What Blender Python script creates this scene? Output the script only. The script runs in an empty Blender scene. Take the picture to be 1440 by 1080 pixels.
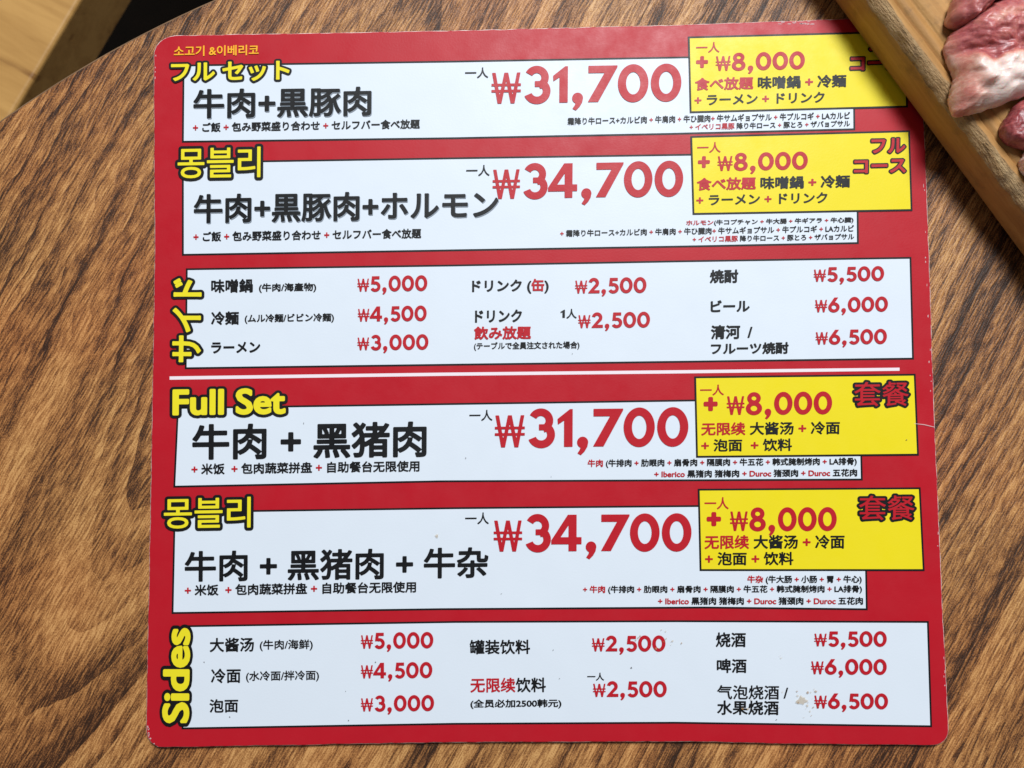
import bpy, math, random
import numpy as np
from mathutils import Vector, noise as mn

scene = bpy.context.scene
C = scene.collection
random.seed(4)

# ------------------------------------------------------------------ camera
PW, PH, FPX = 1440.0, 1080.0, 1333.0
CAM_H, TILT = 0.362, math.radians(3.0)
cam = bpy.data.cameras.new('camera')
cam.sensor_width = 36.0
cam.lens = 36.0 * FPX / PW
cam.clip_start = 0.01
cam.clip_end = 50
cam.dof.use_dof = True
cam.dof.focus_distance = 0.358
cam.dof.aperture_fstop = 18.0
cam_o = bpy.data.objects.new('camera', cam)
cam_o.location = (0, 0, CAM_H)
cam_o.rotation_euler = (TILT, 0, 0)
C.objects.link(cam_o)
scene.camera = cam_o

# ------------------------------------------------------------------ light: one soft window, dim room
world = bpy.data.worlds.new('World')
scene.world = world
world.use_nodes = True
world.node_tree.nodes['Background'].inputs[0].default_value = (1.0, 0.97, 0.94, 1)
world.node_tree.nodes['Background'].inputs[1].default_value = 0.11

def area(name, loc, target, sx, sy, power, col):
    l = bpy.data.lights.new(name, 'AREA')
    l.shape = 'RECTANGLE'
    l.size, l.size_y, l.energy, l.color = sx, sy, power, col
    o = bpy.data.objects.new(name, l)
    o.location = loc
    d = Vector(target) - Vector(loc)
    o.rotation_euler = d.to_track_quat('-Z', 'Y').to_euler()
    C.objects.link(o)
    return o
area('window_light', (0.35, 1.15, 1.75), (0, 0, 0), 0.60, 0.60, 57, (0.93, 0.97, 1.0))

scene.view_settings.view_transform = 'Standard'
scene.view_settings.look = 'None'
scene.view_settings.gamma = 1.0
scene.view_settings.exposure = 0.0

# ------------------------------------------------------------------ photograph pixel -> point on a horizontal plane
def at(px, py, z):
    dx, dy = (px - PW / 2) / FPX, -(py - PH / 2) / FPX
    c, s = math.cos(TILT), math.sin(TILT)
    wy, wz = dy * c + s, dy * s - c
    t = (z - CAM_H) / wz
    return (dx * t, wy * t, z)

def at_np(P, z):
    dx, dy = (P[:, 0] - PW / 2) / FPX, -(P[:, 1] - PH / 2) / FPX
    c, s = math.cos(TILT), math.sin(TILT)
    wy, wz = dy * c + s, dy * s - c
    t = (z - CAM_H) / wz
    return np.stack([dx * t, wy * t, np.full(len(P), z)], 1)

# ------------------------------------------------------------------ materials
def srgb(r, g, b):
    return tuple(((c / 255) / 12.92 if c / 255 < 0.04045 else ((c / 255 + 0.055) / 1.055) ** 2.4) for c in (r, g, b)) + (1,)

class NT:
    def __init__(self, name):
        self.m = bpy.data.materials.new(name)
        self.m.use_nodes = True
        self.t = self.m.node_tree
        self.b = self.t.nodes['Principled BSDF']
    def n(self, typ, ins=None, **kw):
        nd = self.t.nodes.new(typ)
        for k, v in kw.items():
            setattr(nd, k, v)
        for k, v in (ins or {}).items():
            self.put(nd.inputs[k], v)
        return nd
    def put(self, sock, v):
        if isinstance(v, bpy.types.NodeSocket):
            self.t.links.new(v, sock)
        else:
            sock.default_value = v
    def math(self, op, a, b=0.0, c=0.0):
        nd = self.n('ShaderNodeMath', operation=op)
        for i, v in enumerate((a, b, c)):
            self.put(nd.inputs[i], v)
        return nd.outputs[0]
    def mix(self, f, a, b, mode='MIX'):
        nd = self.n('ShaderNodeMix', data_type='RGBA', blend_type=mode)
        self.put(nd.inputs[0], f)
        self.put(nd.inputs[6], a)
        self.put(nd.inputs[7], b)
        return nd.outputs[2]
    def noise(self, vec, scale, detail=2.0, rough=0.5, dist=0.0):
        nd = self.n('ShaderNodeTexNoise', {'Scale': scale, 'Detail': detail, 'Roughness': rough, 'Distortion': dist})
        self.put(nd.inputs['Vector'], vec)
        return nd.outputs[0]
    def ramp(self, f, stops, interp='LINEAR'):
        nd = self.n('ShaderNodeValToRGB')
        nd.color_ramp.interpolation = interp
        e = nd.color_ramp.elements
        while len(e) < len(stops):
            e.new(0.5)
        for el, (p, col) in zip(e, stops):
            el.position = p
            el.color = col if len(col) == 4 else tuple(col) + (1,)
        self.put(nd.inputs[0], f)
        return nd.outputs[0]
    def maprange(self, v, a, b, c=0.0, d=1.0):
        nd = self.n('ShaderNodeMapRange', clamp=True)
        for i, x in enumerate((v, a, b, c, d)):
            self.put(nd.inputs[i], x)
        return nd.outputs[0]
    def comb(self, x, y, z=0.0):
        nd = self.n('ShaderNodeCombineXYZ')
        for i, v in enumerate((x, y, z)):
            self.put(nd.inputs[i], v)
        return nd.outputs[0]
    def pos(self):
        return self.n('ShaderNodeNewGeometry').outputs['Position']
    def bump(self, h, strength, dist):
        nd = self.n('ShaderNodeBump', {'Strength': strength, 'Distance': dist})
        self.put(nd.inputs['Height'], h)
        self.t.links.new(nd.outputs[0], self.b.inputs['Normal'])

def print_mat(name, col, rough=0.42, var=0.06):
    """laminated print: slightly uneven film over ink"""
    k = NT(name)
    p = k.pos()
    f = k.noise(p, 55, 3, 0.6)
    dark = tuple(c * (1 - var * 2) for c in col[:3]) + (1,)
    k.put(k.b.inputs['Base Color'], k.mix(f, dark, col))
    r = k.noise(p, 120, 4, 0.65)
    k.put(k.b.inputs['Roughness'], k.maprange(r, 0.3, 0.7, rough - 0.07, rough + 0.07))
    k.b.inputs['Specular IOR Level'].default_value = 0.25
    h = k.math('ADD', k.math('MULTIPLY', k.noise(p, 28, 2), 16.0), k.noise(p, 1400, 2))
    k.bump(h, 0.35, 0.00006)
    return k.m

M_RED = print_mat('card_red_print', srgb(186, 24, 39))
M_WHITE = print_mat('panel_white_print', srgb(220, 228, 238), 0.42, 0.02)
M_YELLOW = print_mat('panel_yellow_print', srgb(236, 216, 30), 0.42, 0.02)
M_BLACK = print_mat('black_ink', srgb(17, 18, 21), 0.45)
M_INKRED = print_mat('price_red_ink', srgb(188, 26, 40), 0.42)
M_INKYEL = print_mat('heading_yellow_ink', srgb(236, 220, 40), 0.42, 0.02)
M_ORANGE = print_mat('small_orange_ink', srgb(246, 178, 42), 0.42, 0.02)
M_LINE = print_mat('white_line_ink', srgb(240, 226, 232), 0.42, 0.02)
M_SHADOW = print_mat('grey_shadow_ink', srgb(150, 160, 172), 0.42)

k = NT('card_core')
k.put(k.b.inputs['Base Color'], k.ramp(k.noise(k.pos(), 260, 3, 0.7), [(0.38, srgb(176, 70, 76)), (0.55, srgb(222, 190, 186)), (0.7, srgb(238, 228, 222))]))
k.b.inputs['Roughness'].default_value = 0.85
M_CORE = k.m

# dark walnut-look laminate: long oval growth rings cut by short pores
def walnut(name):
    k = NT(name)
    p = k.pos()
    a = math.radians(61)
    c0 = at(455, 262, 0)
    mp = k.n('ShaderNodeMapping', {'Location': (-c0[0], -c0[1], 0)}, vector_type='POINT')
    k.put(mp.inputs['Vector'], p)
    rt = k.n('ShaderNodeMapping', {'Rotation': (0, 0, -a)}, vector_type='POINT')
    k.put(rt.inputs['Vector'], mp.outputs[0])
    sx = k.n('ShaderNodeSeparateXYZ', {0: rt.outputs[0]})
    u, v = sx.outputs[0], sx.outputs[1]
    # slow wander of the grain
    wn = k.noise(k.comb(k.math('MULTIPLY', u, 7.0), k.math('MULTIPLY', v, 14.0)), 1.0, 2, 0.5)
    wv = k.math('MULTIPLY', k.math('SUBTRACT', wn, 0.5), 0.018)
    wn2 = k.noise(k.comb(k.math('MULTIPLY', u, 26.0), k.math('MULTIPLY', v, 60.0), 2.0), 1.0, 2, 0.6)
    v2 = k.math('ADD', k.math('ADD', v, wv), k.math('MULTIPLY', k.math('SUBTRACT', wn2, 0.5), 0.007))
    us = k.math('DIVIDE', u, 5.4)
    lev = k.math('SQRT', k.math('ADD', k.math('MULTIPLY', us, us), k.math('MULTIPLY', v2, v2)))
    band = k.noise(k.comb(k.math('MULTIPLY', lev, 105.0), k.math('MULTIPLY', u, 3.0), 3.1), 1.0, 2.2, 0.55)
    band = k.maprange(band, 0.32, 0.68, 0.0, 1.0)
    # late wood: tone sinks slowly across a ring, then jumps back
    ph = k.math('ADD', k.math('MULTIPLY', lev, 165.0), k.math('MULTIPLY', wn2, 0.8))
    ph = k.math('ADD', ph, k.math('MULTIPLY', k.noise(k.comb(k.math('MULTIPLY', lev, 45.0), 0.0, 8.0), 1.0, 2), 3.0))
    saw = k.math('POWER', k.math('FRACT', ph), 2.2)
    ringamp = k.maprange(k.noise(k.comb(k.math('MULTIPLY', u, 9.0), k.math('MULTIPLY', v, 16.0), 5.0), 1.0, 2), 0.38, 0.62, 0.06, 0.36)
    # pores: straight thin streaks along the grain
    vs_ = k.math('ADD', v, k.math('MULTIPLY', k.math('SUBTRACT', wn2, 0.5), 0.003))
    st = k.noise(k.comb(k.math('MULTIPLY', u, 135.0), k.math('MULTIPLY', vs_, 1350.0)), 1.0, 2, 0.6, 0.2)
    st = k.maprange(st, 0.36, 0.64, 0.0, 1.0)
    st2 = k.noise(k.comb(k.math('MULTIPLY', u, 28.0), k.math('MULTIPLY', vs_, 520.0), 7.0), 1.0, 3, 0.65, 0.2)
    fine = k.noise(p, 1700, 2, 0.75)
    tone = k.math('ADD', k.math('MULTIPLY', band, 0.50), k.math('MULTIPLY', k.math('SUBTRACT', st, 0.5), 0.42))
    tone = k.math('SUBTRACT', tone, k.math('MULTIPLY', saw, ringamp))
    tone = k.math('ADD', tone, k.math('MULTIPLY', k.math('SUBTRACT', st2, 0.5), 0.30))
    tone = k.math('ADD', tone, k.math('MULTIPLY', k.math('SUBTRACT', fine, 0.5), 0.95))
    tone = k.math('ADD', tone, 0.315)
    col = k.ramp(tone, [(0.06, (.030, .012, .005)), (0.26, (.085, .033, .012)), (0.46, (.25, .104, .033)), (0.66, (.42, .195, .063)), (0.92, (.64, .35, .13))])
    patch = k.noise(p, 11, 3, 0.5)
    col = k.mix(k.maprange(patch, 0.42, 0.66, 0, 0.6), col, k.mix(1.0, col, (1.0, 0.74, 0.66, 1), 'MULTIPLY'))
    k.put(k.b.inputs['Base Color'], col)
    k.put(k.b.inputs['Roughness'], k.maprange(tone, 0.2, 0.8, 0.50, 0.38))
    k.b.inputs['Specular IOR Level'].default_value = 0.34
    h = k.math('ADD', k.math('MULTIPLY', st, 0.8), k.math('MULTIPLY', fine, 1.0))
    k.bump(h, 0.6, 0.00022)
    return k.m
M_TABLE = walnut('table_walnut_laminate')

def plainwood(name, stops, ang, along, across, rough=0.55, bump=0.3, bdist=0.0003, spots=0.0):
    k = NT(name)
    p = k.pos()
    rt = k.n('ShaderNodeMapping', {'Rotation': (0, 0, -ang)}, vector_type='POINT')
    k.put(rt.inputs['Vector'], p)
    sx = k.n('ShaderNodeSeparateXYZ', {0: rt.outputs[0]})
    vec = k.comb(k.math('MULTIPLY', sx.outputs[0], along), k.math('MULTIPLY', sx.outputs[1], across), k.math('MULTIPLY', sx.outputs[2], across))
    g = k.noise(vec, 1.0, 4, 0.6, 0.6)
    g2 = k.noise(vec, 4.5, 3, 0.6)
    t = k.math('ADD', k.math('MULTIPLY', g, 0.75), k.math('MULTIPLY', g2, 0.25))
    col = k.ramp(t, stops)
    if spots:
        s = k.noise(p, 90, 5, 0.7)
        col = k.mix(k.maprange(s, 0.55, 0.75, 0, spots), col, (0.09, 0.055, 0.028, 1))
    k.put(k.b.inputs['Base Color'], col)
    k.b.inputs['Roughness'].default_value = rough
    k.bump(k.math('ADD', g2, k.noise(p, 500, 3, 0.7)), bump, bdist)
    return k.m

M_EDGE = plainwood('table_edge_band', [(0.3, (.13, .07, .035)), (0.7, (.30, .18, .10))], 0.6, 20, 90, 0.45)
M_BENCH = plainwood('pine_bench', [(0.33, (.24, .10, .022)), (0.42, (.50, .26, .070)), (0.58, (.62, .34, .10))], math.radians(-28), 5, 42, 0.5)
M_BOARD = plainwood('chopping_board_wood', [(0.28, (.25, .115, .030)), (0.5, (.43, .215, .060)), (0.72, (.56, .31, .10))], math.radians(-54), 9, 120, 0.7, 0.4, 0.0004, 0.45)
M_BOARDWORN = plainwood('worn_board_edge', [(0.32, (.10, .06, .025)), (0.45, (.34, .20, .085)), (0.68, (.50, .34, .17))], math.radians(-54), 60, 330, 0.8, 0.9, 0.0008, 0.8)
k = NT('dark_floor')
k.put(k.b.inputs['Base Color'], k.ramp(k.noise(k.pos(), 14, 4, 0.6), [(0.3, (.018, .012, .008)), (0.7, (.040, .027, .018))]))
k.b.inputs['Roughness'].default_value = 0.6
M_FLOOR = k.m
k = NT('black_steel')
k.b.inputs['Base Color'].default_value = (.02, .02, .02, 1)
k.b.inputs['Roughness'].default_value = 0.45
M_STEEL = k.m

# raw meat: lean, membrane pink and fat by a colour attribute broken up with noise
k = NT('raw_meat')
at_n = k.n('ShaderNodeAttribute', attribute_name='fat')
p = k.pos()
w = k.noise(p, 240, 4, 0.65, 0.8)
fm = k.n('ShaderNodeMapping', {'Rotation': (0, 0, math.radians(-24)), 'Scale': (110, 1100, 500)}, vector_type='TEXTURE')
fm.vector_type = 'POINT'
k.put(fm.inputs['Vector'], p)
fib = k.noise(fm.outputs[0], 1.0, 3, 0.6, 0.4)
f = k.math('ADD', k.math('ADD', at_n.outputs['Fac'], k.math('MULTIPLY', k.math('SUBTRACT', w, 0.5), 0.55)), k.math('MULTIPLY', k.math('SUBTRACT', fib, 0.5), 0.28))
col = k.ramp(f, [(0.0, (.20, .024, .032)), (0.20, (.45, .115, .115)), (0.44, (.62, .24, .19)), (0.62, (.74, .42, .34)), (0.86, (.84, .68, .62))])
k.put(k.b.inputs['Base Color'], col)
k.put(k.b.inputs['Roughness'], k.maprange(k.noise(p, 300, 3, 0.6), 0.3, 0.7, 0.30, 0.6))
k.b.inputs['Subsurface Weight'].default_value = 0.55
k.b.inputs['Subsurface Radius'].default_value = (0.9, 0.3, 0.2)
k.b.inputs['Subsurface Scale'].default_value = 0.003
k.b.inputs['Coat Weight'].default_value = 0.12
k.b.inputs['Coat Roughness'].default_value = 0.2
k.bump(k.math('ADD', k.noise(p, 330, 4, 0.6), k.math('MULTIPLY', fib, 0.7)), 0.5, 0.0005)
M_MEAT = k.m

# ------------------------------------------------------------------ object helpers
def tag(o, label, cat, group=None, kind=None):
    if label: o['label'] = label
    if cat: o['category'] = cat
    if group: o['group'] = group
    if kind: o['kind'] = kind
    return o

def empty(name, loc):
    o = bpy.data.objects.new(name, None)
    o.location = loc
    o.empty_display_size = 0.02
    C.objects.link(o)
    return o

def root_loc(o):
    l = Vector((0, 0, 0))
    while o:
        l += o.location
        o = o.parent
    return l

def build(name, verts, faces, mats, parent=None, midx=None, smooth=False, loc=None):
    """one mesh object from world-space vertices"""
    base = root_loc(parent) if parent else Vector(loc or (0, 0, 0))
    V = np.asarray(verts, dtype=float) - np.array(base)
    me = bpy.data.meshes.new(name)
    me.from_pydata(V.tolist(), [], faces)
    for m in (mats if isinstance(mats, (list, tuple)) else [mats]):
        me.materials.append(m)
    if midx is not None:
        me.polygons.foreach_set('material_index', midx)
    if smooth:
        me.polygons.foreach_set('use_smooth', [True] * len(me.polygons))
    me.update()
    o = bpy.data.objects.new(name, me)
    C.objects.link(o)
    if parent:
        o.parent = parent
    else:
        o.location = base
    return o

def box_v(c, ex, ey, hx, hy, z0, z1):
    c, ex, ey = Vector(c), Vector(ex), Vector(ey)
    vs = []
    for z in (z0, z1):
        for a, b in ((-1, -1), (1, -1), (1, 1), (-1, 1)):
            q = c + ex * (a * hx) + ey * (b * hy)
            vs.append((q.x, q.y, z))
    fs = [(3, 2, 1, 0), (4, 5, 6, 7)] + [(i, (i + 1) % 4, (i + 1) % 4 + 4, i + 4) for i in range(4)]
    return vs, fs

def bevel(o, w, seg=3):
    m = o.modifiers.new('bevel', 'BEVEL')
    m.width, m.segments, m.limit_method = w, seg, 'ANGLE'
    return o

# ------------------------------------------------------------------ floor, table, bench
FLOOR_Z = -0.75
o = build('floor', [(-4, -4, FLOOR_Z), (4, -4, FLOOR_Z), (4, 4, FLOOR_Z), (-4, 4, FLOOR_Z)], [(0, 1, 2, 3)], M_FLOOR)
o['kind'] = 'structure'

pts = [at(x, y, 0) for x, y in ((0, 169), (72, 119), (139, 80.5), (222, 36), (297, 0))]
A = np.array([[2 * p[0], 2 * p[1], 1] for p in pts])
bb = np.array([p[0] ** 2 + p[1] ** 2 for p in pts])
sol = np.linalg.lstsq(A, bb, rcond=None)[0]
TX, TY = sol[0], sol[1]
TR = math.sqrt(sol[2] + TX * TX + TY * TY)
print('table circle', TX, TY, TR)
table = tag(empty('round_table', (TX, TY, FLOOR_Z)), 'round dark walnut-grain dining table under the red menu card', 'table')
def revolve(prof, n, cx, cy):
    vs, fs = [], []
    for i in range(n):
        a = 2 * math.pi * i / n
        for r, z in prof:
            vs.append((cx + r * math.cos(a), cy + r * math.sin(a), z))
    m = len(prof)
    for i in range(n):
        j = (i + 1) % n
        for q in range(m - 1):
            fs.append((i * m + q, j * m + q, j * m + q + 1, i * m + q + 1))
    return vs, fs
N = 360
BW = 0.0009
vs, fs = revolve([(TR - BW, -0.026), (TR - BW, 0.0)], N, TX, TY)
fs.append([i * 2 + 1 for i in range(N)])
fs.append([i * 2 for i in reversed(range(N))])
build('tabletop', vs, fs, M_TABLE, table)
vs, fs = revolve([(TR - BW + 0.00002, -0.026), (TR, -0.0255), (TR, -0.0007), (TR - 0.0003, -0.0002), (TR - BW + 0.00002, 0.00005)], N, TX, TY)
build('edge_band', vs, fs, M_EDGE, table, smooth=True)
vs, fs = revolve([(0.0001, -0.026), (0.16, -0.026), (0.16, -0.031), (0.035, -0.034), (0.035, FLOOR_Z + 0.03)], 48, TX, TY)
build('pedestal', vs, fs, M_STEEL, table, smooth=False)
vs, fs = revolve([(0.035, FLOOR_Z + 0.03), (0.25, FLOOR_Z + 0.012), (0.26, FLOOR_Z), (0.0001, FLOOR_Z)], 48, TX, TY)
build('base_plate', vs, fs, M_STEEL, table)

# bench: edge seen at the top left, its top 30 cm below the table
BZ = -0.31
e0, e1 = Vector(at(117, 0, BZ)), Vector(at(32, 143, BZ))
ed = (e1 - e0).normalized()
en = Vector((ed.y, -ed.x, 0))
if en.x > 0: en = -en                      # away from the table
bc = (e0 + e1) / 2 + en * 0.17 - ed * 0.15
bench = tag(empty('wooden_bench', (bc.x, bc.y, FLOOR_Z)), 'pale pine bench in sunlight beyond the table edge', 'bench')
for i, d in enumerate((-0.1125, 0.0, 0.1125)):
    vs, fs = box_v(bc + en * d, ed, en, 0.52, 0.0553 if i != 0 else 0.0553, BZ - 0.058, BZ - (0.0004 if i == 1 else 0))
    bevel(build('seat_plank', vs, fs, M_BENCH, bench), 0.003)
for sa in (-1, 1):
    for sb in (-1, 1):
        vs, fs = box_v(bc + ed * (0.44 * sa) + en * (0.13 * sb), ed, en, 0.025, 0.02, FLOOR_Z, BZ - 0.0585)
        build('leg', vs, fs, M_BENCH, bench)

# ------------------------------------------------------------------ menu card
CARD_Z = 0.0022
cc = at(765, 545, 0)
menu = tag(empty('menu_card', (cc[0], cc[1], 0.0)), 'red laminated restaurant menu card with white and yellow price panels', 'menu card')

def arc(c, r, a0, a1, n=7):
    return [(c[0] + r * math.cos(math.radians(a0 + (a1 - a0) * i / (n - 1))), c[1] - r * math.sin(math.radians(a0 + (a1 - a0) * i / (n - 1)))) for i in range(n)]
out = arc((246, 80), 30, 180, 90) + [(640, 43), (940, 35.5), (1140, 28.5), (1268, 24)] + arc((1266, 50), 26, 80, 5) \
    + [(1300, 185), (1307, 368), (1309.5, 455), (1314.5, 605), (1318.5, 690), (1326, 870), (1333, 1000)] + arc((1313, 1027), 21, 0, -90) \
    + [(1098, 1046), (990, 1043), (640, 1044)] + [(232, 1051), (222, 1050.5), (212, 1044), (207, 1036), (205.5, 1026)] + [(212, 680), (217.5, 365)]
# densify so that the cut edge can be a little ragged
ro = []
for i in range(len(out)):
    a, b = Vector(out[i]), Vector(out[(i + 1) % len(out)])
    n = max(1, int((b - a).length / 6))
    for j in range(n):
        q = a.lerp(b, j / n)
        jx = mn.noise(Vector((q.x * 0.05, q.y * 0.05, 1.0))) * 0.7 + mn.noise(Vector((q.x * 0.3, q.y * 0.3, 4.0))) * 0.35
        ro.append((q.x + jx, q.y + jx))
n = len(ro)
cen = (765, 545)
def inset(p, d):
    v = Vector((cen[0] - p[0], cen[1] - p[1])).normalized() * d
    return (p[0] + v.x, p[1] + v.y)
rings = [([at(*p, 0.0002) for p in ro]), ([at(*p, CARD_Z - 0.0004) for p in ro]), ([at(*inset(p, 0.8), CARD_Z - 0.00005) for p in ro]), ([at(*inset(p, 1.5), CARD_Z) for p in ro])]
vs = sum(rings, [])
fs, mi = [], []
for r in range(3):
    for i in range(n):
        j = (i + 1) % n
        fs.append((r * n + j, r * n + i, (r + 1) * n + i, (r + 1) * n + j))
        mi.append(1 if r < 2 else 0)
fs.append([3 * n + i for i in reversed(range(n))]); mi.append(0)
fs.append(list(range(n))); mi.append(1)
build('card_board', vs, fs, [M_RED, M_CORE], menu, mi)

L = 0.00005   # print layers
def flat(name, poly, layer, mat, parent, label=None):
    P = at_np(np.array(poly, float), CARD_Z + L * layer)
    o = build(name, P, [list(reversed(range(len(poly))))], mat, parent)
    if label: o['label'] = label
    return o

def grow(poly, d):
    c = np.mean(np.array(poly), 0)
    P = [Vector(p) for p in poly]
    res = []
    for i in range(len(P)):
        a, b, q = P[i - 1], P[i], P[(i + 1) % len(P)]
        d1, d2 = (b - a).normalized(), (q - b).normalized()
        n1, n2 = Vector((d1.y, -d1.x)), Vector((d2.y, -d2.x))
        m = (n1 + n2).normalized()
        s = d / max(0.3, m.dot(n1))
        res.append((b.x + m.x * s, b.y + m.y * s))
    return res

PANELS = {
 'p1': [(259.5, 93.5), (640, 88), (969, 82), (1199, 77), (1200, 180.5), (940, 187), (640, 193), (258.5, 198)],
 'p2': [(258.5, 230), (640, 224), (971, 219), (1204, 214), (1205, 340.5), (980, 345), (620, 351), (258.5, 357)],
 'p3': [(264, 380), (640, 374.7), (950, 369), (1279, 364), (1282.5, 503), (950, 507.5), (640, 511.5), (262.5, 516.5)],
 'p4': [(251.5, 575), (404, 573), (640, 569.5), (977, 564.5), (1208, 562), (1210.5, 673), (990, 674), (620, 675.5), (246.5, 683)],
 'p5': [(247, 721.5), (640, 716), (982, 713), (1215, 711), (1217.5, 855.5), (990, 853), (620, 855.3), (244, 860.7)],
 'p6': [(263, 882), (640, 876), (950, 875), (1303.5, 876), (1308, 1020), (950, 1015), (640, 1016.5), (258, 1023)],
 'y1': [(970, 54), (1272, 46), (1274, 148.5), (972.5, 156.5)],
 'y2': [(973.5, 194), (1277, 186), (1280.5, 294), (976.5, 299.5)],
 'y3': [(979, 532), (1285, 528.3), (1289.5, 638), (981.5, 641)],
 'y4': [(984, 690), (1292, 688), (1297.5, 800.3), (986.5, 800.3)],
}
panel = {}
for key, poly in PANELS.items():
    y = key[0] == 'y'
    o = flat('price_panel', poly, 5 if y else 2, M_YELLOW if y else M_WHITE, menu, 'yellow extra-charge panel' if y else 'white price panel')
    flat('panel_border', grow(poly, 2.7), 4 if y else 1, M_BLACK, o)
    panel[key] = o
flat('divider_line', [(238.5, 529.3), (620, 524), (950, 520.6), (1265, 517), (1265, 521.4), (950, 525.2), (620, 528.6), (238.5, 534)], 1, M_LINE, menu)

# ------------------------------------------------------------------ glyphs as distance fields -> clean flat meshes
_tc = bpy.data.curves.new('type', 'FONT')
_tc.size = 1.0
_tc.resolution_u = 4
_tc.fill_mode = 'NONE'
_to = bpy.data.objects.new('type', _tc)
C.objects.link(_to)
def text_mesh(s):
    _tc.body = s
    bpy.context.view_layer.update()
    dg = bpy.context.evaluated_depsgraph_get()
    me = bpy.data.meshes.new_from_object(_to.evaluated_get(dg), depsgraph=dg)
    v = np.array([q.co[:2] for q in me.vertices]).reshape(-1, 2)
    e = np.array([q.vertices[:] for q in me.edges]).reshape(-1, 2)
    bpy.data.meshes.remove(me)
    return v, e
_I = text_mesh('I')[0][:, 0].max()
_adv = {}
def advance(ch):
    if ch not in _adv:
        _adv[ch] = (text_mesh(ch + 'I')[0][:, 0].max() - _I) if ch != ' ' else 0.26
    return _adv[ch]

PAD = 0.14
def seg_sdf(a, b, X, Y):
    """signed distance (negative inside, nonzero winding) to closed outlines"""
    px, py = X.ravel(), Y.ravel()
    best = np.full(px.shape, 9.0)
    wind = np.zeros(px.shape)
    for (x0, y0), (x1, y1) in zip(a, b):
        dx, dy = x1 - x0, y1 - y0
        l2 = dx * dx + dy * dy
        if l2 < 1e-12: continue
        t = np.clip(((px - x0) * dx + (py - y0) * dy) / l2, 0, 1)
        d = (px - x0 - t * dx) ** 2 + (py - y0 - t * dy) ** 2
        np.minimum(best, d, out=best)
        up = (y0 <= py) & (y1 > py)
        dn = (y0 > py) & (y1 <= py)
        side = dx * (py - y0) - (px - x0) * dy
        wind += (up & (side > 0)).astype(float) - (dn & (side < 0)).astype(float)
    d = np.sqrt(best)
    return np.where(np.abs(wind) > 0.5, -d, d).reshape(X.shape)

_sdf = {}
def glyph_sdf(ch, res):
    if (ch, res) not in _sdf:
        v, e = text_mesh(ch)
        lo, hi = v.min(0) - PAD, v.max(0) + PAD
        h = 1.0 / res
        xs = np.arange(lo[0], hi[0] + h, h)
        ys = np.arange(lo[1], hi[1] + h, h)
        X, Y = np.meshgrid(xs, ys)
        _sdf[(ch, res)] = (xs, ys, seg_sdf(v[e[:, 0]], v[e[:, 1]], X, Y))
    return _sdf[(ch, res)]

def iso_mesh(xs, ys, D, off):
    """flat polygons covering the region D < off"""
    F = D - off
    F = np.where(np.abs(F) < 1e-6, 1e-6, F)
    ins = F < 0
    ny, nx = F.shape
    cnt = ins[:-1, :-1].astype(int) + ins[:-1, 1:] + ins[1:, :-1] + ins[1:, 1:]
    V, P = [], []
    for j in range(ny - 1):
        row = cnt[j]
        nz = np.nonzero(row)[0]
        i = 0
        while i < len(nz):
            c = nz[i]
            if row[c] == 4:
                c2 = c
                while c2 + 1 < nx - 1 and row[c2 + 1] == 4:
                    c2 += 1
                b = len(V)
                V += [(xs[c], ys[j]), (xs[c2 + 1], ys[j]), (xs[c2 + 1], ys[j + 1]), (xs[c], ys[j + 1])]
                P.append((b, b + 1, b + 2, b + 3))
                i += c2 - c + 1
                continue
            cor = ((xs[c], ys[j], F[j, c]), (xs[c + 1], ys[j], F[j, c + 1]), (xs[c + 1], ys[j + 1], F[j + 1, c + 1]), (xs[c], ys[j + 1], F[j + 1, c]))
            poly = []
            for q in range(4):
                x0, y0, f0 = cor[q]
                x1, y1, f1 = cor[(q + 1) % 4]
                if f0 < 0: poly.append((x0, y0))
                if (f0 < 0) != (f1 < 0):
                    t = f0 / (f0 - f1)
                    poly.append((x0 + t * (x1 - x0), y0 + t * (y1 - y0)))
            if len(poly) >= 3:
                b = len(V)
                V += poly
                P.append(tuple(range(b, b + len(poly))))
            i += 1
    return np.array(V).reshape(-1, 2), P
_iso = {}
def glyph(ch, res, off):
    kk = (ch, res, round(off, 4))
    if kk not in _iso:
        _iso[kk] = iso_mesh(*glyph_sdf(ch, res), off)
    return _iso[kk]

# --- price figures, drawn as a heavy geometric sans
def poly_sd(pts, X, Y):
    p = np.array(pts, float)
    return seg_sdf(p, np.roll(p, -1, 0), X, Y)
def ell(cx, cy, rx, ry, X, Y):
    q = np.sqrt(((X - cx) / rx) ** 2 + ((Y - cy) / ry) ** 2)
    return (q - 1) * min(rx, ry)
def ring(cx, cy, RX, RY, rx, ry, X, Y):
    return np.maximum(ell(cx, cy, RX, RY, X, Y), -ell(cx, cy, rx, ry, X, Y))
def sector(cx, cy, a0, a1, X, Y):
    """<0 inside the angular span a0..a1 (deg, ccw)"""
    m = math.radians((a0 + a1) / 2); hw = math.radians((a1 - a0) / 2)
    ax = (X - cx) * math.cos(m) + (Y - cy) * math.sin(m)
    ay = np.abs(-(X - cx) * math.sin(m) + (Y - cy) * math.cos(m))
    d1 = ay * math.cos(hw) - ax * math.sin(hw)
    return d1
def bar(x0, y0, x1, y1, w, X, Y):
    d = Vector((x1 - x0, y1 - y0)); n_ = Vector((-d.y, d.x)).normalized() * w / 2
    return poly_sd([(x0 - n_.x, y0 - n_.y), (x1 - n_.x, y1 - n_.y), (x1 + n_.x, y1 + n_.y), (x0 + n_.x, y0 + n_.y)], X, Y)
mnm, mxm = np.minimum, np.maximum
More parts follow.
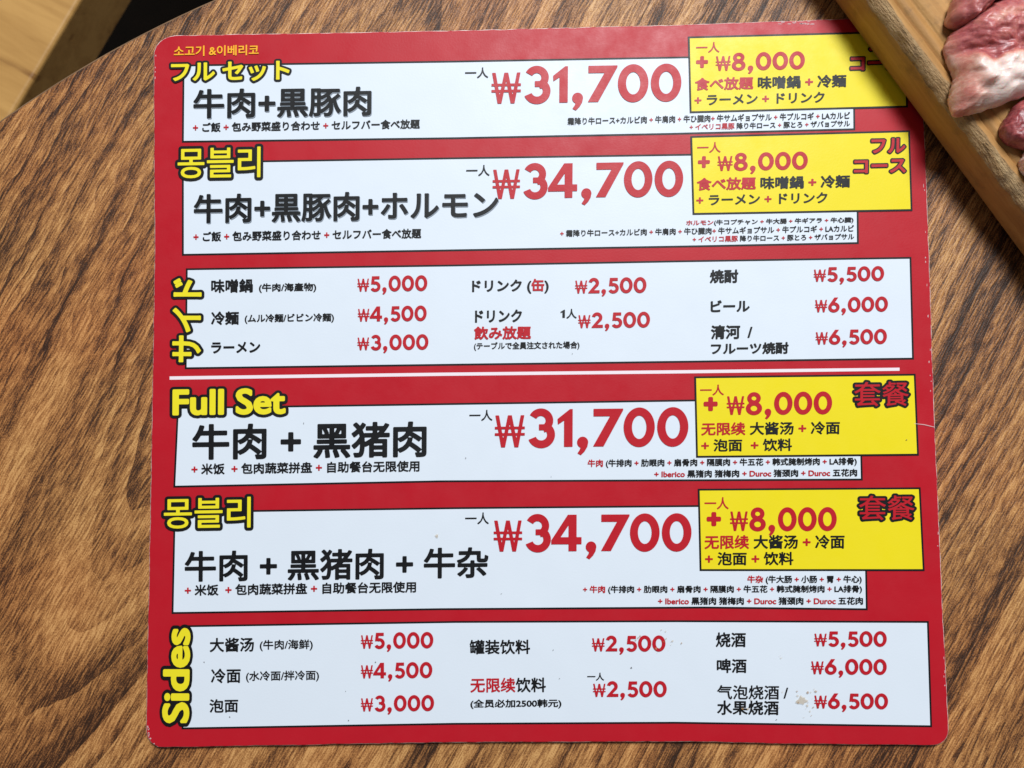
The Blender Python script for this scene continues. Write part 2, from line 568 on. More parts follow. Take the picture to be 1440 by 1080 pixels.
def fig(ch, X, Y):
    if ch == '0': return ring(.42, .5, .42, .525, .195, .31, X, Y)
    if ch == '1': return poly_sd([(0, .74), (.335, 1), (.41, 1), (.41, 0), (.178, 0), (.178, .70), (.012, .59)], X, Y)
    if ch == '7': return poly_sd([(.01, 1), (.81, 1), (.81, .955), (.285, 0), (0, 0), (.455, .80), (.01, .80)], X, Y)
    if ch == '3':
        u = mxm(ring(.365, .70, .335, .325, .13, .125, X, Y), sector(.365, .68, -72, 150, X, Y))
        l = mxm(ring(.38, .325, .37, .355, .155, .150, X, Y), sector(.38, .335, -158, 72, X, Y))
        return mnm(mnm(u, l), poly_sd([(.315, .605), (.50, .605), (.50, .445), (.315, .445)], X, Y))
    if ch == '4':
        o_ = poly_sd([(.47, 1), (.72, 1), (.72, .385), (.86, .385), (.86, .19), (.72, .19), (.72, 0), (.49, 0), (.49, .19), (0, .19), (0, .30)], X, Y)
        return mxm(o_, -poly_sd([(.49, .385), (.49, .71), (.265, .385)], X, Y))
    if ch == '5':
        b_ = mxm(ring(.35, .315, .36, .345, .145, .145, X, Y), sector(.35, .33, -150, 128, X, Y))
        return mnm(mnm(b_, poly_sd([(.12, 1), (.64, 1), (.64, .80), (.12, .80)], X, Y)), poly_sd([(.12, 1), (.32, 1), (.29, .63), (.27, .47), (.06, .46)], X, Y))
    if ch == '2':
        a_ = mxm(ring(.355, .675, .345, .345, .125, .135, X, Y), sector(.355, .675, -32, 168, X, Y))
        return mnm(a_, poly_sd([(.655, .50), (.46, .60), (.0, .06), (0, 0), (.74, 0), (.74, .20), (.36, .20)], X, Y))
    if ch == '6':
        return mnm(ring(.38, .325, .375, .35, .155, .145, X, Y), mxm(poly_sd([(.40, 1.0), (.665, 1.0), (.30, .46), (.10, .30), (.02, .40), (.06, .50)], X, Y), -ell(.38, .325, .155, .145, X, Y)))
    if ch == '8':
        return mnm(ring(.37, .745, .31, .28, .11, .095, X, Y), ring(.37, .285, .37, .31, .15, .125, X, Y))
    if ch == ',':
        return mnm(ell(.16, .115, .15, .15, X, Y), poly_sd([(.31, .12), (.29, .0), (.22, -.12), (.115, -.225), (.02, -.175), (.085, -.08), (.115, .02)], X, Y))
    if ch == 'W':
        z = None
        for s in ((.06, .87, .225, -.02), (.225, -.02, .405, .87), (.405, .87, .585, -.02), (.585, -.02, .75, .87)):
            q = bar(*s, .098, X, Y)
            z = q if z is None else mnm(z, q)
        z = mnm(z, poly_sd([(.18, 0), (.27, 0), (.27, .1), (.18, .1)], X, Y))
        z = mxm(z, mxm(-Y, Y - .85))
        return mnm(z, mnm(bar(0, .515, .81, .515, .07, X, Y), bar(0, .345, .81, .345, .07, X, Y)))
FW = {'0': .84, '1': .41, '7': .81, '3': .75, '4': .86, '5': .71, '2': .74, '6': .755, '8': .74, ',': .31, 'W': .81}
_fig = {}
def fig_mesh(ch, res):
    if (ch, res) not in _fig:
        h = 1.0 / res
        xs = np.arange(-0.06, FW[ch] + 0.06 + h, h)
        ys = np.arange(-0.28, 1.08, h)
        X, Y = np.meshgrid(xs, ys)
        _fig[(ch, res)] = iso_mesh(xs, ys, fig(ch, X, Y), 0.0)
    return _fig[(ch, res)]

# --- zoomed views the layout was measured in: origin and scale
ZV = {1: (190, 30, 3.176), 2: (620, 30, 3.178), 3: (940, 20, 3.085), 4: (190, 360, 3.2), 5: (620, 360, 3.376), 6: (950, 360, 3.374), 7: (190, 680, 2.842), 8: (620, 680, 2.843), 9: (950, 680, 2.7)}
SY = [60, 250, 440, 590, 740, 880, 1020]
SL = {400: [-.0165, -.016, -.014, -.013, -.016, -.015, -.015], 800: [-.016, -.017, -.013, -.010, -.0055, -.003, -.004], 1130: [-.027, -.022, -.014, -.0105, -.004, .001, .010]}
def slope(x, y):
    cols = sorted(SL)
    vals = [np.interp(y, SY, SL[c_]) for c_ in cols]
    return float(np.interp(x, cols, vals))

def px(z, x, y):
    a, b, s = ZV[z]
    return a + x / s, b + y / s

def layout(segs, off, res):
    """segs: list of (text, colour index) -> V, faces, colour index, using glyph advances"""
    V, P, MI = [], [], []
    x = 0.0; n_ = 0
    for s, ci in segs:
        for ch in s:
            if ch != ' ':
                v, p = glyph(ch, res, off)
                if len(v):
                    V.append(v + np.array([x, 0.0]))
                    P += [tuple(q + n_ for q in f_) for f_ in p]
                    MI += [ci] * len(p)
                    n_ += len(v)
            x += advance(ch)
    return np.concatenate(V), P, MI

def place(name, V, P, MI, bbox, target, sl, layer, mats, parent, vertical=False):
    """map glyph space box onto the target pixel box (left-end top and bottom), following the slope of the print"""
    (lx0, ly0, lx1, ly1) = bbox
    (x0, y0, x1, y1) = target
    u = (V[:, 0] - lx0) / (lx1 - lx0)
    v = (V[:, 1] - ly0) / (ly1 - ly0)
    if vertical:
        X = x1 - v * (x1 - x0) - (u - 0.5) * sl * (y1 - y0)
        Y = y1 - u * (y1 - y0)
    else:
        X = x0 + u * (x1 - x0) - (v - 0.5) * (y1 - y0) * sl * 0.5
        Y = y1 - v * (y1 - y0) + u * (x1 - x0) * sl
    W = at_np(np.stack([X, Y], 1), CARD_Z + L * layer)
    return build(name, W, P, mats, parent, MI)

KR = [M_BLACK, M_INKRED]
def parse(s):
    """{red} in braces"""
    segs, cur, ci = [], '', 0
    for ch in s:
        if ch in '{}':
            if cur: segs.append((cur, ci))
            cur = ''; ci = 1 if ch == '{' else 0
        else:
            cur += ch
    if cur: segs.append((cur, ci))
    return segs

def text(z, s, x0, x1, yt, yb, par, off=0.028, res=44, layer=7, mats=None, name='lettering', end=None, shadow=0):
    """x1 may be given in another zoom view through end=(view, x)"""
    X0, Y0 = px(z, x0, yt)
    _, Y1 = px(z, x0, yb)
    X1 = px(end[0], end[1], 0)[0] if end else px(z, x1, 0)[0]
    V, P, MI = layout(parse(s), off, res)
    bb = (V[:, 0].min(), V[:, 1].min(), V[:, 0].max(), V[:, 1].max())
    sl = slope((X0 + X1) / 2, (Y0 + Y1) / 2)
    o_ = place(name, V, P, MI, bb, (X0, Y0, X1, Y1), sl, layer, mats or KR, par)
    if shadow:
        place('lettering_shadow', V, P, [0] * len(P), bb, (X0 + shadow, Y0 + shadow, X1 + shadow, Y1 + shadow), sl, layer - 0.6, [M_SHADOW], par)
    return o_

def heading(z, s, x0, x1, yt, yb, fill, off, out_off, label, vertical=False, res=60, lay=8, par=None):
    X0, Y0 = px(z, x0, yt)
    X1, Y1 = px(z, x1, yb)
    V, P, MI = layout([(s, 0)], off, res)
    bb = (V[:, 0].min(), V[:, 1].min(), V[:, 0].max(), V[:, 1].max())
    sl = slope((X0 + X1) / 2, (Y0 + Y1) / 2)
    h = place('heading', V, P, MI, bb, (X0, Y0, X1, Y1), sl, lay + 3, [fill], par or menu, vertical)
    h['label'] = label
    # outline glyph by glyph, each a hair above the last where they overlap
    x = 0.0; VV, PP, n_ = [], [], 0
    zs = []
    for i, ch in enumerate(s):
        if ch != ' ':
            v, p = glyph(ch, res, out_off)
            VV.append(v + np.array([x, 0])); PP += [tuple(q + n_ for q in f_) for f_ in p]; n_ += len(v)
            zs += [0.2 * (i % 4)] * len(v)
        x += advance(ch)
    o_ = place('heading_outline', np.concatenate(VV), PP, [0] * len(PP), bb, (X0, Y0, X1, Y1), sl, lay, [M_BLACK], h if not par else par, vertical)
    for vv, dz in zip(o_.data.vertices, zs):
        vv.co.z += dz * L

def price(z, s, x0, x1, top, base, par, res=48, layer=7, name='price', mat=None):
    X0, YT = px(z, x0, top)
    X1, YB = px(z, x1, base)
    V, P, n_ = [], [], 0
    x = 0.0; prev = None
    for ch in s:
        if prev:
            g = .065
            if ch == ',': g = .11
            elif prev == ',': g = .13
            elif prev == '7': g = .015
            elif ch == '4': g = .01
            x += g
        v, p = fig_mesh(ch, res)
        V.append(v + np.array([x, 0])); P += [tuple(q + n_ for q in f_) for f_ in p]; n_ += len(v)
        x += FW[ch]; prev = ch
    V = np.concatenate(V)
    sl = slope((X0 + X1) / 2, (YT + YB) / 2)
    return place(name, V, P, [0] * len(P), (0, 0, x, 1.0), (X0, YT, X1, YB), sl, layer, [mat or M_INKRED], par)

p1, p2, p3, p4, p5, p6 = (panel[q] for q in ('p1', 'p2', 'p3', 'p4', 'p5', 'p6'))
y1_, y2_, y3_, y4_ = (panel[q] for q in ('y1', 'y2', 'y3', 'y4'))
B = dict(off=0.027, res=64, shadow=0.9)

# upper half, Japanese
text(1, '소고기 &이베리코', 173, 552, 110, 157, menu, mats=[M_ORANGE], off=0.02, res=40)
heading(1, 'フル セット', 160, 690, 184, 272, M_INKYEL, .030, .122, 'yellow outlined full set heading in katakana')
text(1, '牛肉+黒豚肉', 260, 1055, 303, 435, p1, **B)
J1 = '{+} ご飯 {+} 包み野菜盛り合わせ {+} セルフバー食べ放題'
text(1, J1, 258, 1272, 453, 495, p1)
heading(1, '몽블리', 190, 560, 565, 702, M_INKYEL, .012, .100, 'yellow outlined hangul heading above the katakana dish line')
text(1, '牛肉+黒豚肉+ホルモン', 262, 0, 772, 903, p2, end=(2, 257), **B)
text(1, J1, 260, 1278, 940, 984, p2)
text(2, '一人', 108, 212, 207, 254, p1, off=.017)
price(2, 'W31,700', 226, 1075, 206, 368, p1, 90)
J2 = '霜降り牛ロース+カルビ肉 {+} 牛肩肉 {+} 牛ひ臓肉{+} 牛サムギョプサル {+} 牛プルコギ {+} LAカルビ'
text(2, J2, 566, 0, 430, 463, p1, off=.023, end=(3, 788))
J3 = '{+ イベリコ黒豚} 降り牛ロース {+} 豚とろ {+} ザバョプサル'
text(3, J3, 92, 788, 475, 503, p1, off=.023)
text(2, '一人', 113, 218, 643, 692, p2, off=.017)
price(2, 'W34,700', 231, 1083, 640, 794, p2, 90)
text(3, '{ホルモン}(牛コプチャン {+} 牛大腸 {+} 牛ギアラ {+} 牛心臓)', 77, 803, 893, 920, p2, off=.026)
text(2, '{+} ' + J2, 533, 0, 932, 963, p2, end=(3, 805), off=.023)
text(3, J3, 105, 806, 963, 990, p2, off=.023)
for dx, dy, par in ((0, 0, y1_), (8, 434, y2_)):
    text(3, '{一人}', 120 + dx * .6, 222 + dx * .6, 122 + dy, 168 + dy, par, off=.017, layer=8)
    text(3, '{+}', 120 + dx, 172 + dx, 182 + dy, 233 + dy, par, off=.05, layer=8)
    price(3, 'W8,000', 205 + dx, 592 + dx * 1.6, 171 + dy, 246 + dy, par, 56, 8)
    text(3, '{食べ放題} 味噌鍋 {+} 冷麺', 115 + dx, 772 + dx * 2, 276 + dy, 332 + dy, par, off=.034, res=44, layer=8)
    text(3, '{+} ラーメン {+} ドリンク', 113 + dx, 678 + dx * 1.5, 349 + dy, 396 + dy, par, off=.03, res=44, layer=8)
heading(3, 'フル', 863, 1012, 94, 160, M_INKRED, .034, .105, 'red outlined full', par=y1_)
heading(3, 'コース', 790, 1015, 186, 246, M_INKRED, .034, .105, 'red outlined course', par=y1_)
heading(3, 'フル', 880, 1028, 540, 604, M_INKRED, .034, .105, 'red outlined full', par=y2_)
heading(3, 'コース', 805, 1030, 633, 692, M_INKRED, .034, .105, 'red outlined course', par=y2_)
# side dishes
heading(4, 'サイド', 168, 298, 100, 478, M_INKYEL, .030, .115, 'yellow outlined sides heading in katakana running upwards', True)
text(4, '味噌鍋', 342, 530, 105, 166, p3, off=.03)
text(4, '(牛肉/海產物)', 557, 815, 123, 166, p3)
text(4, '冷麺', 342, 467, 250, 310, p3, off=.03)
text(4, '(ムル冷麺/ビビン冷麺)', 493, 895, 262, 305, p3)
text(4, 'ラーメン', 342, 563, 388, 438, p3, off=.034)
price(4, 'W5,000', 1000, 1315, 92, 160, p3)
price(4, 'W4,500', 1002, 1312, 228, 295, p3)
price(4, 'W3,000', 1000, 1320, 357, 424, p3)
text(5, 'ドリンク ({缶})', 148, 512, 112, 182, p3, off=.034)
price(5, 'W2,500', 637, 976, 106, 178, p3)
text(5, 'ドリンク', 162, 385, 256, 316, p3, off=.034)
price(5, '1', 568, 589, 255, 293, p3, name='lettering', mat=M_BLACK)
text(5, '人', 596, 645, 251, 297, p3, off=.02)
price(5, 'W2,500', 652, 993, 270, 342, p3)
text(5, '{飲み放題}', 157, 428, 335, 398, p3, off=.036)
text(5, '(テーブルで全員注文された場合)', 157, 658, 410, 450, p3)
text(6, '焼酎', 163, 298, 65, 129, p3, off=.034)
price(6, 'W5,500', 656, 990, 54, 122, p3)
text(6, 'ビール', 167, 352, 210, 266, p3, off=.034)
price(6, 'W6,000', 662, 1008, 198, 267, p3)
text(6, '清河  /', 168, 365, 328, 395, p3, off=.032)
text(6, 'フルーツ焼酎', 168, 537, 412, 468, p3, off=.034)
price(6, 'W6,500', 665, 1003, 351, 420, p3)
# lower half, Chinese
heading(4, 'Full Set', 168, 678, 599, 719, M_INKYEL, .034, .110, 'yellow outlined full set heading in Latin letters')
text(4, '牛肉 + 黑猪肉', 257, 1312, 757, 918, p4, off=0.027, res=70)
C1 = '{+} 米饭  {+} 包肉蔬菜拼盘 {+} 自助餐台无限使用'
text(4, C1, 253, 1280, 934, 984, p4, off=.027)
text(5, '一人', 135, 245, 731, 783, p4, off=.014)
price(5, 'W31,700', 256, 1175, 730, 909, p4, 90)
C2 = '{牛肉} (牛排肉 {+} 肋眼肉 {+} 扇骨肉 {+} 隔膜肉 {+} 牛五花 {+} 韩式腌制烤肉 {+} LA排骨)'
C3 = '{+ Iberico} 黑猪肉 猪梅肉 {+ Duroc} 猪颈肉 {+ Duroc} 五花肉'
text(5, C2, 697, 0, 966, 1007, p4, end=(6, 860))
text(5, C3, 1013, 0, 1017, 1053, p4, end=(6, 862))
text(6, '{一人}', 117, 230, 611, 662, y3_, off=.017, layer=8)
text(6, '{+}', 133, 200, 669, 736, y3_, off=.06, layer=8)
price(6, 'W8,000', 243, 743, 650, 754, y3_, 60, 8)
text(6, '{无限续} 大酱汤 {+} 冷面', 122, 780, 790, 852, y3_, off=.026, res=44, layer=8)
text(6, '{+} 泡面  {+} 饮料', 122, 553, 869, 929, y3_, off=.026, res=44, layer=8)
heading(6, '套餐', 848, 1106, 598, 714, M_INKRED, .008, .092, 'red outlined set meal', par=y3_)
heading(7, '몽블리', 115, 462, 58, 181, M_INKYEL, .012, .100, 'yellow outlined hangul heading above the Chinese dish line')
text(7, '牛肉 + 黑猪肉 + 牛杂', 198, 0, 270, 393, p5, end=(8, 190), off=0.024, res=64)
text(7, C1, 198, 1123, 404, 449, p5, off=.027)
text(8, '一人', 97, 192, 116, 163, p5, off=.014)
price(8, 'W34,700', 211, 1002, 126, 272, p5, 90)
text(9, '{牛杂} (牛大肠 {+} 小肠 {+} 胃 {+} 牛心)', 273, 707, 349, 382, p5)
text(8, '{+} ' + C2, 568, 0, 408, 442, p5, end=(9, 708))
text(8, C3, 868, 0, 454, 485, p5, end=(9, 712))
text(9, '{一人}', 110, 202, 52, 98, y4_, off=.017, layer=8)
text(9, '{+}', 118, 173, 108, 162, y4_, off=.06, layer=8)
price(9, 'W8,000', 207, 612, 93, 180, y4_, 60, 8)
text(9, '{无限续} 大酱汤 {+} 冷面', 110, 642, 196, 249, y4_, off=.026, res=44, layer=8)
text(9, '{+} 泡面 {+} 饮料', 112, 448, 260, 311, y4_, off=.026, res=44, layer=8)
heading(9, '套餐', 697, 907, 46, 139, M_INKRED, .008, .092, 'red outlined set meal', par=y4_)
heading(7, 'Sides', 110, 219, 577, 958, M_INKYEL, .034, .110, 'yellow outlined sides heading in Latin letters running upwards', True)
text(7, '大酱汤', 298, 475, 617, 674, p6, off=.022)
text(7, '(牛肉/海鲜)', 498, 710, 625, 670, p6, off=.02)
text(7, '冷面', 303, 422, 740, 798, p6, off=.022)
text(7, '(水冷面/拌冷面)', 443, 735, 750, 795, p6, off=.02)
text(7, '泡面', 297, 412, 862, 916, p6, off=.022)
price(7, 'W5,000', 902, 1192, 597, 660, p6)
price(7, 'W4,500', 902, 1188, 717, 779, p6)
price(7, 'W3,000', 902, 1195, 849, 911, p6)
text(8, '罐装饮料', 115, 357, 625, 683, p6, off=.022)
price(8, 'W2,500', 604, 898, 609, 671, p6)
text(8, '{无限续}饮料', 118, 420, 777, 836, p6, off=.022)
text(8, '一人', 585, 653, 756, 788, p6, off=.02)
price(8, 'W2,500', 608, 903, 791, 853, p6)
text(8, '(全员必加2500韩元)', 118, 482, 863, 901, p6)
text(9, '烧酒', 153, 267, 565, 621, p6, off=.022)
price(9, 'W5,500', 527, 802, 561, 618, p6)
text(9, '啤酒', 157, 270, 665, 719, p6, off=.022)
price(9, 'W6,000', 515, 802, 666, 724, p6)
text(9, '气泡烧酒 /', 158, 428, 765, 819, p6, off=.014)
text(9, '水果烧酒', 158, 392, 823, 878, p6, off=.022)
price(9, 'W6,500', 527, 807, 796, 854, p6)
bpy.data.objects.remove(_to)
bpy.data.curves.remove(_tc)

# ------------------------------------------------------------------ stains, specks and scuffs on the card
def spot_mat(name, col, alpha, rough=0.5):
    k = NT(name)
    k.b.inputs['Base Color'].default_value = col
    k.b.inputs['Roughness'].default_value = rough
    k.b.inputs['Alpha'].default_value = alpha
    return k.m
M_STAIN = spot_mat('sauce_stain', (.42, .22, .07, 1), 0.55, 0.35)
M_STAINL = spot_mat('pale_sauce_stain', (.62, .45, .24, 1), 0.4, 0.35)
M_SPECK = spot_mat('dark_speck', (.06, .05, .05, 1), 0.85)
M_SCUFF = spot_mat('scuffed_paper', (.75, .55, .55, 1), 0.7, 0.8)
def blob(name, x, y, rx, ry, mat, layer, seed, nn=14):
    rr = random.Random(seed)
    P = []
    for i in range(nn):
        a = 2 * math.pi * i / nn
        r = rr.uniform(0.55, 1.15)
        P.append((x + math.cos(a) * rx * r, y + math.sin(a) * ry * r))
    return flat(name, P, layer, mat, menu)
rr = random.Random(11)
sid = 0
for (cx, cy, sx, sy, nn, mx) in ((1132, 985, 15, 14, 26, 2.2), (938, 905, 10, 8, 12, 1.8), (905, 900, 8, 6, 5, 1.6), (1050, 992, 6, 5, 4, 3.0), (1100, 925, 4, 3, 3, 1.5)):
    for i in range(nn):
        r = rr.uniform(0.35, mx)
        blob('stain', rr.gauss(cx, sx), rr.gauss(cy, sy), r, r * rr.uniform(.6, 1.1), M_STAIN if rr.random() < .5 else M_STAINL, 13.5 + 0.06 * sid, sid, 9)
        sid += 1
blob('stain', 614, 753.5, 3.2, 2.6, M_STAINL, 13.4, 700)
blob('stain', 1128, 985, 9, 7, M_STAINL, 13.3, 701)
for (x, y, r) in ((888, 939, 1.3), (787, 954, .8), (655, 644, 1.0), (775, 670, .6), (323, 1008, 1.0), (490, 1013, .9), (287, 931, .9), (1275, 618.5, 1.0), (528, 931, 1.1), (805, 497, .7), (1092, 1012, .9), (778, 914, .8), (486, 972, .7), (427, 595, .9), (705, 835, .7)):
    blob('speck', x, y, r, r * .8, M_SPECK, 13.2, int(x))
for i in range(46):                                            # knocked edges
    t = rr.random()
    if i < 14: x, y, w, h = rr.uniform(1092, 1148), 30.5 + rr.uniform(0, 4) - (0.03 * 20), rr.uniform(1, 4), rr.uniform(.5, 1.3)
    elif i < 26:
        y = rr.uniform(240, 560); x = np.interp(y, [185, 368, 455, 605], [1300, 1307, 1309.5, 1314.5]) - rr.uniform(2, 6); w, h = rr.uniform(.4, 1.0), rr.uniform(.8, 3)
    elif i < 30: y = rr.uniform(60, 140); x = 217.5 + rr.uniform(.4, 2); w, h = .7, rr.uniform(1, 3)
    elif i < 36: y = rr.uniform(700, 1010); x = np.interp(y, [605, 690, 870, 1000], [1314.5, 1318.5, 1326, 1333]) - rr.uniform(1.2, 3); w, h = rr.uniform(.4, .9), rr.uniform(.8, 3.5)
    else: y = rr.uniform(1020, 1046); x = np.interp(y, [1020, 1036, 1046], [207.5, 209, 216]) + rr.uniform(0, 1); w, h = rr.uniform(1, 1.8), rr.uniform(1, 2)
    blob('scuff', x, y, w, h, M_SCUFF, 1.4, 50 + i, 8)
flat('scratch', [(1286, 595.3), (1300, 596.6), (1314.5, 600.2), (1314.5, 601.2), (1300, 597.8), (1286, 596.0)], 6.5, M_SCUFF, menu)

# ------------------------------------------------------------------ chopping board
b0, b1 = Vector(at(1171, 4.5, CARD_Z)), Vector(at(1433.5, 360.5, CARD_Z))
BD = (b1 - b0).normalized()
BN = Vector((-BD.y, BD.x, 0))
if BN.x < 0: BN = -BN
BT = 0.021                                        # thickness
BASE = CARD_Z + 0.0008
S0, S1, WID = -0.075, 0.27, 0.175
borigin = b0 + BD * ((S0 + S1) / 2) + BN * (WID / 2)
board = tag(empty('chopping_board', (borigin.x, borigin.y, BASE)), 'worn thick wooden chopping board overlapping the corner of the menu card', 'chopping board')
prof = [(0.0025, 0), (0.0008, 0.0006), (0.0, 0.002), (-0.0002, 0.008), (0.0001, 0.0145), (0.0006, 0.0175), (0.0016, 0.0195), (0.0032, 0.0208), (0.0048, BT),
        (0.0068, BT), (0.0071, BT - 0.0012), (0.0076, BT - 0.0012), (0.0082, BT - 0.0002), (0.0120, BT - 0.0003), (0.0123, BT - 0.0012), (0.0127, BT - 0.0003), (0.017, BT - 0.0006), (0.030, BT - 0.0010),
        (0.06, BT - 0.0012), (WID * 0.5, BT - 0.0012), (WID - 0.03, BT - 0.0008), (WID - 0.006, BT), (WID - 0.001, BT - 0.003), (WID, BT - 0.006), (WID, 0.003), (WID - 0.002, 0)]
ns = 260
vs, fs, mi = [], [], []
for i in range(ns):
    s = S0 + (S1 - S0) * i / (ns - 1)
    for q, (d, z) in enumerate(prof):
        wob = 0.0
        zz = z
        if 3 <= q <= 9:
            amp = (0.0003, 0.0006, 0.001, 0.0013, 0.0012, 0.0009, 0.0006)[q - 3]
            wob = amp * (mn.noise(Vector((s * 60, q * .35, 2))) + 0.7 * mn.noise(Vector((s * 260, q * .6, 5))))
            zz = z - abs(0.5 * amp * mn.noise(Vector((s * 150, q * .5, 9)))) * (1 if q > 4 else 0)
        end = 0.0
        ds = min(s - S0, S1 - s)
        if ds < 0.004 and z > 0: zz *= 0.9 + 0.1 * ds / 0.004
        if 9 <= q <= 16: wob += 0.0012 * mn.noise(Vector((s * 18, 3.0, 1))) 
        p_ = b0 + BD * s + BN * (d + wob)
        vs.append((p_.x, p_.y, BASE + zz))
m = len(prof)
for i in range(ns - 1):
    for q in range(m):
        r = (q + 1) % m
        fs.append((i * m + q, i * m + r, (i + 1) * m + r, (i + 1) * m + q))
        mi.append(1 if 5 <= q <= 7 else 0)
fs.append([q for q in reversed(range(m))]); mi.append(0)
fs.append([(ns - 1) * m + q for q in range(m)]); mi.append(0)
o = build('board_slab', vs, fs, [M_BOARD, M_BOARDWORN], board, mi, smooth=True)
import bmesh
bm = bmesh.new(); bm.from_mesh(o.data); bmesh.ops.recalc_face_normals(bm, faces=bm.faces); bm.to_mesh(o.data); bm.free()
TOPZ = BASE + BT - 0.0010

# ------------------------------------------------------------------ raw meat slices
def meat(name, label, outline, center, H, zc, fatf, seed, hf=None, lift=0.0, rings_n=26):
    """soft lump from a traced plan outline; heights in metres above the board"""
    zmid = TOPZ + H * 0.5
    # resample the outline smoothly
    P = [Vector(p_) for p_ in outline]
    tot = []
    n0 = len(P)
    for i in range(n0):
        a, b, c, d = P[i - 1], P[i], P[(i + 1) % n0], P[(i + 2) % n0]
        for j in range(10):
            t = j / 10
            tot.append(0.5 * ((2 * b) + (-a + c) * t + (2 * a - 5 * b + 4 * c - d) * t * t + (-a + 3 * b - 3 * c + d) * t ** 3))
    tot = [q + Vector((1.0, 0.7)) * (2.2 * mn.noise(Vector((q.x * .13, q.y * .13, seed))) + 1.1 * mn.noise(Vector((q.x * .4, q.y * .4, seed)))) for q in tot]
    n_ = len(tot)
    vs, fs, fat = [], [], []
    prof_ = [(0.90, 0.0), (0.965, 0.06), (0.995, 0.18), (1.0, 0.32), (0.99, 0.46), (0.965, 0.60), (0.93, 0.72), (0.88, 0.82)]
    for i in range(rings_n):
        t = i / (rings_n - 1)
        prof_.append((0.82 * (1 - t) + 0.02 * t, 0.88 + 0.12 * math.sin(t * math.pi / 2)))
    for (r, hz) in prof_:
        for q in tot:
            x = center[0] + (q.x - center[0]) * r
            y = center[1] + (q.y - center[1]) * r
            hh = H * (hf(x, y) if hf else 1.0)
            z = TOPZ + 0.0002 + lift + hz * hh
            w = at(x, y, TOPZ + lift + hh * 0.32)
            nz = Vector((w[0] * 130, w[1] * 130, seed + z * 130))
            dsp = 0.0014 * mn.noise(nz) + 0.0006 * mn.noise(nz * 2.3) - 0.0010 * abs(mn.noise(nz * 1.6 + Vector((7, 3, 1)))) + 0.0004 * mn.noise(nz * 6.5)
            k_ = min(1, hz * 3)
            vs.append((w[0] + 0.4 * dsp * k_, w[1] - 0.4 * dsp * k_, z + dsp * k_ * 0.9))
            fat.append(fatf(x, y, hz))
    m_ = len(prof_)
    for r in range(m_ - 1):
        for i in range(n_):
            j = (i + 1) % n_
            fs.append((r * n_ + i, r * n_ + j, (r + 1) * n_ + j, (r + 1) * n_ + i))
    fs.append([(m_ - 1) * n_ + i for i in range(n_)])
    fs.append([i for i in reversed(range(n_))])
    c3 = at(center[0], center[1], TOPZ)
    o_ = build(name, vs, fs, M_MEAT, None, smooth=True, loc=(c3[0], c3[1], TOPZ))
    at_ = o_.data.attributes.new('fat', 'FLOAT', 'POINT')
    at_.data.foreach_set('value', fat)
    b_ = bmesh.new(); b_.from_mesh(o_.data); bmesh.ops.recalc_face_normals(b_, faces=b_.faces); b_.to_mesh(o_.data); b_.free()
    tag(o_, label, 'meat', 'raw meat slices on the chopping board')
    return o_

def sm(a, b, x):
    t = max(0.0, min(1.0, (x - a) / (b - a)))
    return t * t * (3 - 2 * t)

def fat_main(x, y, hz):
    # fat cap along the lower right, pink membrane on the left, lean above
    ridge = np.interp(x, [1330, 1352, 1368, 1385, 1400, 1440, 1600], [84, 80, 90, 96, 84, 80, 66])
    f_ = 0.20 + 0.10 * (1 - sm(1330, 1352, x))
    f_ += 0.66 * sm(ridge - 4, ridge + 10, y) * sm(1348, 1392, x)
    f_ += 0.26 * sm(ridge - 6, ridge + 10, y) * (1 - sm(1348, 1392, x))
    f_ += 0.24 * (1 - sm(1325, 1345, x)) * sm(40, 70, y)
    f_ += 0.20 * math.exp(-(((x - 1366) / 10) ** 2 + ((y - 100) / 14) ** 2)) + 0.26 * math.exp(-(((x - 1378) / 8) ** 2 + ((y - 108) / 14) ** 2))
    f_ += 0.42 * math.exp(-(((x - 1400) / 34) ** 2 + ((y - 34) / 12) ** 2)) * (0.5 + 0.9 * mn.noise(Vector((x * .09, y * .09, 3))))
    return f_
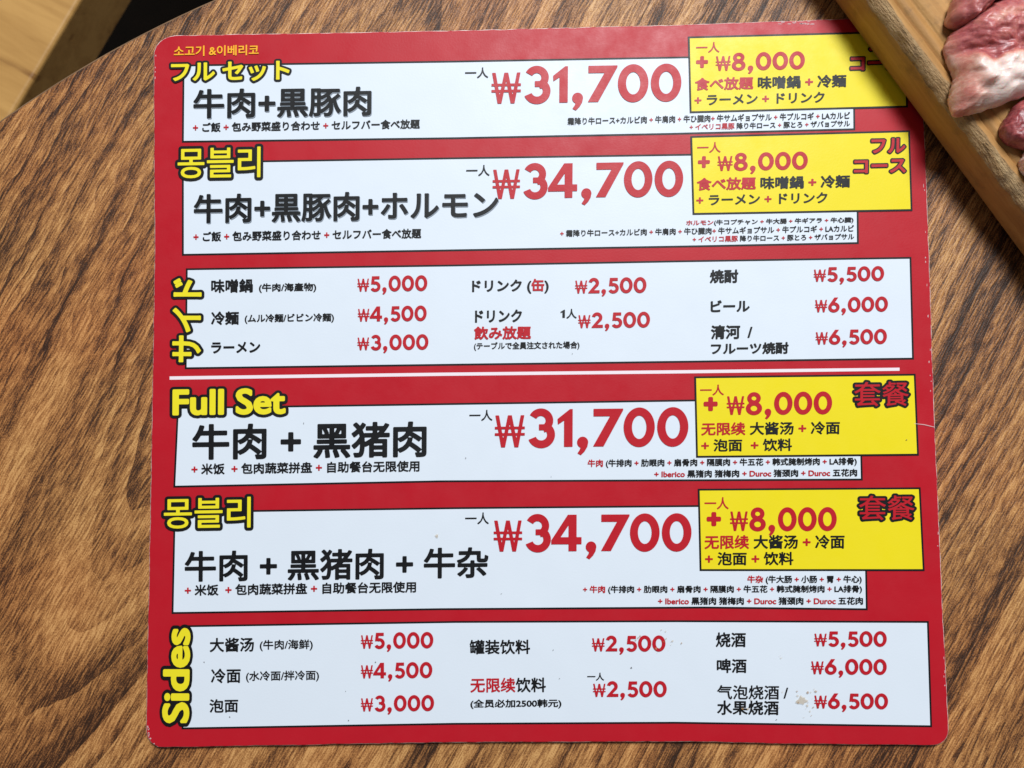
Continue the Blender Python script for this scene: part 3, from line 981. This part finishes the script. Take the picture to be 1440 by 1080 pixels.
def h_main(x, y):
    g = 0.84 - 0.12 * math.exp(-((y - (78 - (x - 1390) * .08)) / 11) ** 2) + 0.14 * math.exp(-((y - 118 + (x - 1390) * .2) / 24) ** 2) + 0.14 * math.exp(-((y - 36) / 24) ** 2)
    g += 0.22 * math.exp(-(((x - 1364) / 11) ** 2 + ((y - 98) / 15) ** 2)) + 0.13 * math.exp(-(((x - 1382) / 9) ** 2 + ((y - 122) / 9) ** 2))
    g -= 0.16 * math.exp(-(((x - 1387) / 6) ** 2 + ((y - 98) / 14) ** 2)) - 0.10 * mn.noise(Vector((x * .05, y * .11, 6.0)))
    return g * (0.66 + 0.34 * sm(1330, 1375, x))
meat('pork_slice', 'pink raw pork slice with thick white fat cap at the board edge',
     [(1352, 38), (1334, 56), (1327, 72), (1333, 90), (1341, 112), (1337, 134), (1337, 158), (1348, 164), (1382, 156), (1440, 136), (1520, 112), (1580, 70), (1560, 14), (1500, -4), (1440, -2), (1400, 4), (1375, 18)],
     (1420, 74), 0.015, 0, fat_main, 1.0, h_main)
meat('pork_slice', 'lean dark red raw slice lying behind the fat-capped slice',
     [(1330, 32), (1338, 8), (1352, -16), (1400, -52), (1470, -70), (1530, -50), (1500, -10), (1440, -2), (1396, 6), (1378, 20), (1362, 36), (1348, 40)],
     (1400, -14), 0.016, 0, lambda x, y, hz: 0.24 + 0.12 * (1 - sm(1330, 1350, x)) + 0.2 * sm(0.5, 0.2, hz), 5.0, lambda x, y: 0.75 + 0.25 * sm(1330, 1380, x))
meat('pork_slice', 'dark red lean raw piece tucked below the fat-capped slice',
     [(1420, 160), (1407, 180), (1411, 196), (1426, 206), (1460, 210), (1510, 190), (1500, 150), (1455, 138), (1428, 150)],
     (1455, 176), 0.009, 0, lambda x, y, hz: 0.10 + 0.12 * sm(1425, 1440, x), 9.0)
meat('pork_slice', 'small pale fatty scrap near the worn board rim',
     [(1438, 222), (1434, 233), (1440, 245), (1455, 252), (1480, 250), (1490, 228), (1468, 214), (1444, 213)],
     (1458, 233), 0.007, 0, lambda x, y, hz: 0.74, 13.0)
